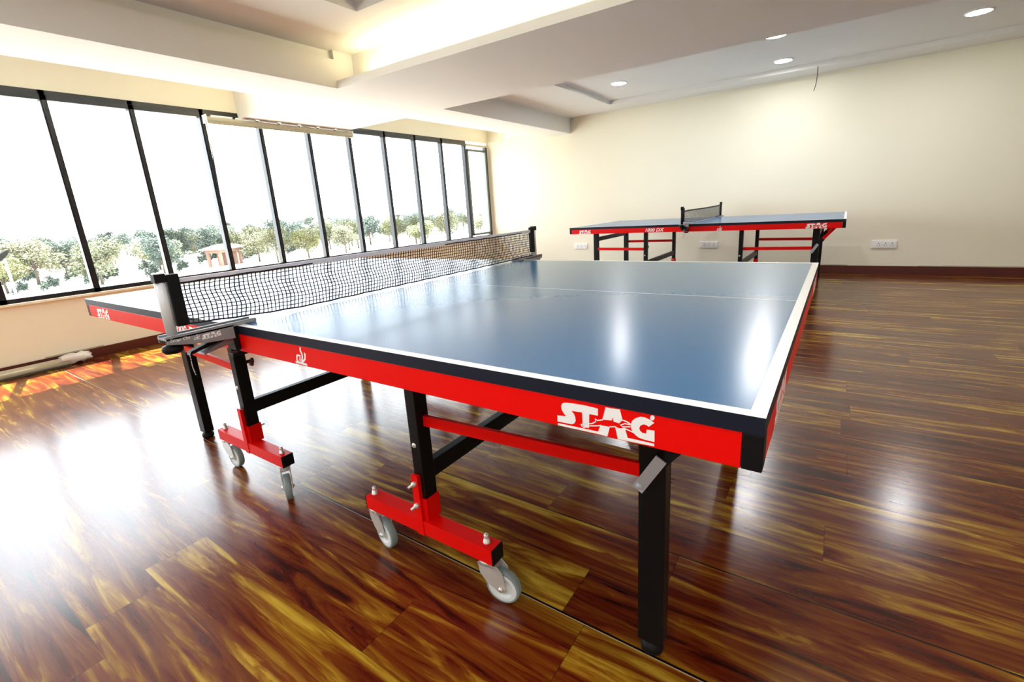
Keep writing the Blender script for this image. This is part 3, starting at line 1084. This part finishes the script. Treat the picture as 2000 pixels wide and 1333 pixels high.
# ------------------------------------------------------------------ roller blind, pull chain, roll on the floor
bl = empty('roller_blind', (XW + 0.065, 1.80, 2.060))
f = NB()
lathe(f, [(0, 0), (0.030, 0), (0.030, 1.70), (0, 1.70)], (0, 0, 0), (0, 1, 0), 24)
obj('fabric_roll', f, IVORY, bl)
f = NB()
box(f, 0.022, 0.032, 0.005, 1.695, -0.040, -0.022, bev=0.002)
obj('hem_bar', f, mat('hem_beige', (0.42, 0.37, 0.25), 0.6, noise=0.05), bl)
for y in (-0.012, 1.702):
    f = NB()
    box(f, -0.050, 0.034, y, y + 0.010, -0.034, 0.045, bev=0.003)
    obj('bracket', f, PLASTIC_W, bl)
f = NB()
for k in range(7):
    box(f, -0.01, 0.02, 0.05 + k * 0.24, 0.05 + k * 0.24 + 0.2, 0.032, 0.044)
obj('top_strip', f, PLASTIC_W, bl)
f = NB()
tube(f, [(0.030, -0.018, -0.01), (0.036, -0.020, -0.35), (0.030, -0.028, -0.72), (0.026, -0.034, -0.80), (0.020, -0.028, -0.72), (0.018, -0.016, -0.35), (0.02, -0.010, -0.01)], 0.0028, 5)
obj('pull_chain', f, RUBBER, bl)
tag(bl, 'ivory roller blind rolled up under the ceiling beam at the windows', 'blind')

ro = empty('rolled_blind', (XW + 0.075, 0.33, 0.0))
f = NB()
lathe(f, [(0, 0), (0.036, 0), (0.036, -2.6), (0, -2.6)], (0, 0, 0.0365), (0, 1, 0), 20)
obj('fabric_roll', f, IVORY, ro)
f = NB()
box(f, 0.030, 0.048, -2.6, -0.01, 0.002, 0.018, bev=0.003)
obj('hem_bar', f, mat('dark_hem', (0.05, 0.04, 0.025), 0.6, noise=0.1), ro)
f = NB()
r = lathe(f, [(0, -0.06), (0.038, -0.055), (0.043, -0.02), (0.042, 0.02), (0.036, 0.05), (0.044, 0.08), (0.034, 0.12), (0.018, 0.135), (0, 0.13)], (0, 0, 0.0), (0, 1, 0), 18)
random.seed(11)
for ring in r:
    for v in ring:
        v.co += Vector((random.uniform(-1, 1), random.uniform(-1, 1), random.uniform(-1, 1))) * 0.009
zmin = min(v.co.z for v in f.verts)
for v in f.verts:
    v.co.z += -zmin + 0.001
obj('crumpled_wrap', f, WRAP, ro)
tag(ro, 'long ivory roll with crumpled white wrap on its end lying along the window wall', 'roll')

# ------------------------------------------------------------------ outside
GZ = -5.0
GRD = mat('dry_pale_ground', (0.36, 0.36, 0.335), 0.9, noise=0.12, nscale=0.12)
bm = NB()
box(bm, -420, XW - 1.5, -200, 420, GZ - 0.5, GZ)
o = struct('ground', bm, GRD)
BARK = mat('grey_bark', (0.12, 0.09, 0.065), 0.9, noise=0.3, nscale=3)
LEAF = [leaf_mat('olive_leaves', (0.100, 0.110, 0.066), (0.165, 0.155, 0.09)),
        leaf_mat('grey_green_leaves', (0.060, 0.080, 0.070), (0.105, 0.125, 0.095)),
        leaf_mat('yellow_green_leaves', (0.125, 0.140, 0.062), (0.20, 0.185, 0.09))]


def crown_mesh(name, rx, rz, zc, n, seed, lm, leaf=(0.09, 0.20), blobs=20):
    rnd = random.Random(seed)
    f = NB()
    B = []
    for k in range(blobs):
        a = rnd.uniform(0, 2 * PI)
        rr = rx * math.sqrt(rnd.random()) * 0.75
        zz = rnd.uniform(-0.55, 0.65) * rz
        B.append((Vector((rr * math.cos(a), rr * math.sin(a), zc + zz)), rx * rnd.uniform(0.25, 0.45)))
    for k in range(n):
        c, r = B[k % blobs]
        d = Vector((rnd.gauss(0, 1), rnd.gauss(0, 1), rnd.gauss(0, 0.75))).normalized() * r * rnd.uniform(0.45, 1.0)
        p = c + d
        u = Vector((rnd.gauss(0, 1), rnd.gauss(0, 1), rnd.gauss(0, 1))).normalized()
        w = u.orthogonal().normalized()
        s = rnd.uniform(*leaf)
        vs = [f.verts.new(p + q) for q in (u * s, w * s * 0.55, -u * s, -w * s * 0.55)]
        f.faces.new(vs)
    return obj(name, f, lm, fix=False)


def make_tree(h, rx, seed, lm, n=3400):
    rnd = random.Random(seed)
    t = empty('tree')
    rz = h * 0.42
    zc = h - rz * 1.0
    c = crown_mesh('crown', rx, rz, zc, n, seed, lm)
    c.parent = t
    f = NB()
    tube(f, [(0, 0, 0), (0.06, 0.03, h * 0.25), (0.0, 0.08, h * 0.55), (0.05, 0, h * 0.8)], [0.16, 0.13, 0.10, 0.04], 7)
    for k in range(5):
        a = rnd.uniform(0, 2 * PI)
        e = Vector((math.cos(a) * rx * 0.6, math.sin(a) * rx * 0.6, zc + rnd.uniform(-0.2, 0.5) * rz))
        s = Vector((0.04, 0.05, h * rnd.uniform(0.22, 0.4)))
        tube(f, [s, (s + e) / 2 + Vector((0, 0, 0.2)), e], [0.08, 0.055, 0.02], 5)
    obj('trunk', f, BARK, t)
    return t


protos = [make_tree(5.6, 2.9, 21, LEAF[0]), make_tree(6.6, 2.6, 22, LEAF[1]), make_tree(5.0, 2.7, 23, LEAF[2]), make_tree(7.4, 3.2, 24, LEAF[1], 4200), make_tree(5.4, 3.1, 25, LEAF[0])]
TL = ['feathery olive tree in the wooded park beyond the windows',
      'grey-green upright tree in the wooded park beyond the windows',
      'yellow-green low tree in the wooded park beyond the windows',
      'taller dark grey-green tree rising over the park skyline',
      'wide olive tree in the wooded park beyond the windows']
rt_ = random.Random(5)
used = [False] * 5
spots = []
for row, (dist, step) in enumerate(((77, 5.0), (86, 4.8), (95, 5.0), (107, 5.2), (122, 5.6), (142, 5.8), (168, 6.4))):
    y = dist * -0.02
    while y < dist * 1.12:
        spots.append((-dist + rt_.uniform(-3.5, 3.5) + 0.12 * y, y + rt_.uniform(-1.4, 1.4), row))
        y += step * rt_.uniform(0.75, 1.3)
kept = []
for (x, y, row) in spots:
    if any((x - a) ** 2 + (y - b) ** 2 < 3.7 ** 2 for a, b in kept):
        continue
    far = y / -x
    if x > -86 and abs(far - 0.445) < 0.055:
        continue
    if rt_.random() < max(0, (far - 0.55) * 0.9):
        continue
    k = rt_.choice((0, 2, 4, 0, 2, 1) if row < 4 else (1, 0, 3, 4, 1) if row < 6 else (3, 1, 3))
    if not used[k]:
        t = protos[k]
        used[k] = True
    else:
        t = copy_tree(protos[k])
    kept.append((x, y))
    t.location = (x, y, GZ)
    s = rt_.uniform(0.82, 1.12)
    t.scale = (s * rt_.uniform(0.95, 1.2), s * rt_.uniform(0.95, 1.2), s)
    t.rotation_euler = (0, 0, rt_.uniform(0, 6.28))
    tag(t, TL[k], 'tree', 'park trees, kind %d' % (k + 1))

sh = empty('shrub')
c = crown_mesh('foliage', 1.0, 0.9, 0.72, 900, 31, LEAF[1], (0.07, 0.16), 10)
zc0 = min(v.co.z for v in c.data.vertices)
c.location.z = -zc0 - 0.02
c.parent = sh
for i, (x, y) in enumerate([(-76, 11.2), (-75, 13.6), (-78, 18.2), (-79, 20.4), (-77, 24.5), (-80, 29.5)] + [(-88 - (k * 37 % 11) * 0.9, 9.5 + k * 3.05) for k in range(16)]):
    s = sh if i == 0 else copy_tree(sh)
    s.location = (x, y, GZ)
    k = rt_.uniform(0.9, 1.35)
    s.scale = (k, k, k)
    tag(s, 'rounded dark green shrub growing low among the park trees', 'shrub', 'park shrubs')

# small pavilion among the trees
pv = empty('pavilion', (-80.5, 36.0, GZ), 0.42)
PINK = mat('pinkish_stone', (0.30, 0.17, 0.125), 0.8, noise=0.15, nscale=2)
ROOFM = mat('pale_roof', (0.40, 0.31, 0.27), 0.8, noise=0.1, nscale=2)
for k in range(6):
    f = NB()
    x, y = ((-1.1, 1.1)[k % 2], (-2.1, 0.0, 2.1)[k // 2])
    box(f, x - 0.2, x + 0.2, y - 0.2, y + 0.2, 0, 2.1, bev=0.03)
    obj('column', f, PINK, pv)
f = NB()
box(f, -1.35, 1.35, -2.4, 2.4, 2.1, 2.6, bev=0.03)
box(f, -1.2, 0.4, 0.3, 2.3, 0.02, 2.1)
obj('upper_wall', f, PINK, pv)
f = NB()
lo = [f.verts.new(p) for p in ((-1.9, -3.0, 2.6), (1.9, -3.0, 2.6), (1.9, 3.0, 2.6), (-1.9, 3.0, 2.6))]
mi_ = [f.verts.new(p) for p in ((-1.9, -3.0, 2.75), (1.9, -3.0, 2.75), (1.9, 3.0, 2.75), (-1.9, 3.0, 2.75))]
hi = [f.verts.new(p) for p in ((0, -1.6, 3.35), (0, 1.6, 3.35))]
f.faces.new(lo[::-1])
for i in range(4):
    f.faces.new((lo[i], lo[(i + 1) % 4], mi_[(i + 1) % 4], mi_[i]))
f.faces.new((mi_[0], mi_[1], hi[0]))
f.faces.new((mi_[1], mi_[2], hi[1], hi[0]))
f.faces.new((mi_[2], mi_[3], hi[1]))
f.faces.new((mi_[3], mi_[0], hi[0], hi[1]))
obj('roof', f, ROOFM, pv)
tag(pv, 'small reddish pavilion with pale roof among the park trees', 'pavilion')

# round dish on a pole, at the left edge of the view
ds = empty('dish_on_pole', (-31.0, 4.15, GZ))
f = NB()
tube(f, [(0, 0, 0), (0, 0, 5.2)], 0.05, 10)
obj('pole', f, mat('pale_pole', (0.5, 0.5, 0.48), 0.6, noise=0.05), ds)
f = NB()
n = Vector((-0.30, -0.62, 0.60)).normalized()
lathe(f, [(0, -0.13), (0.15, -0.115), (0.28, -0.06), (0.36, 0.0), (0.375, 0.0), (0.29, -0.08), (0.15, -0.135), (0, -0.15)], Vector((0, 0, 5.35)), -n, 28)
obj('dish', f, mat('dark_dish', (0.010, 0.009, 0.009), 0.7, spec=0.1, noise=0.1), ds)
tag(ds, 'dark round dish on a pole at the far left outside the window', 'dish')
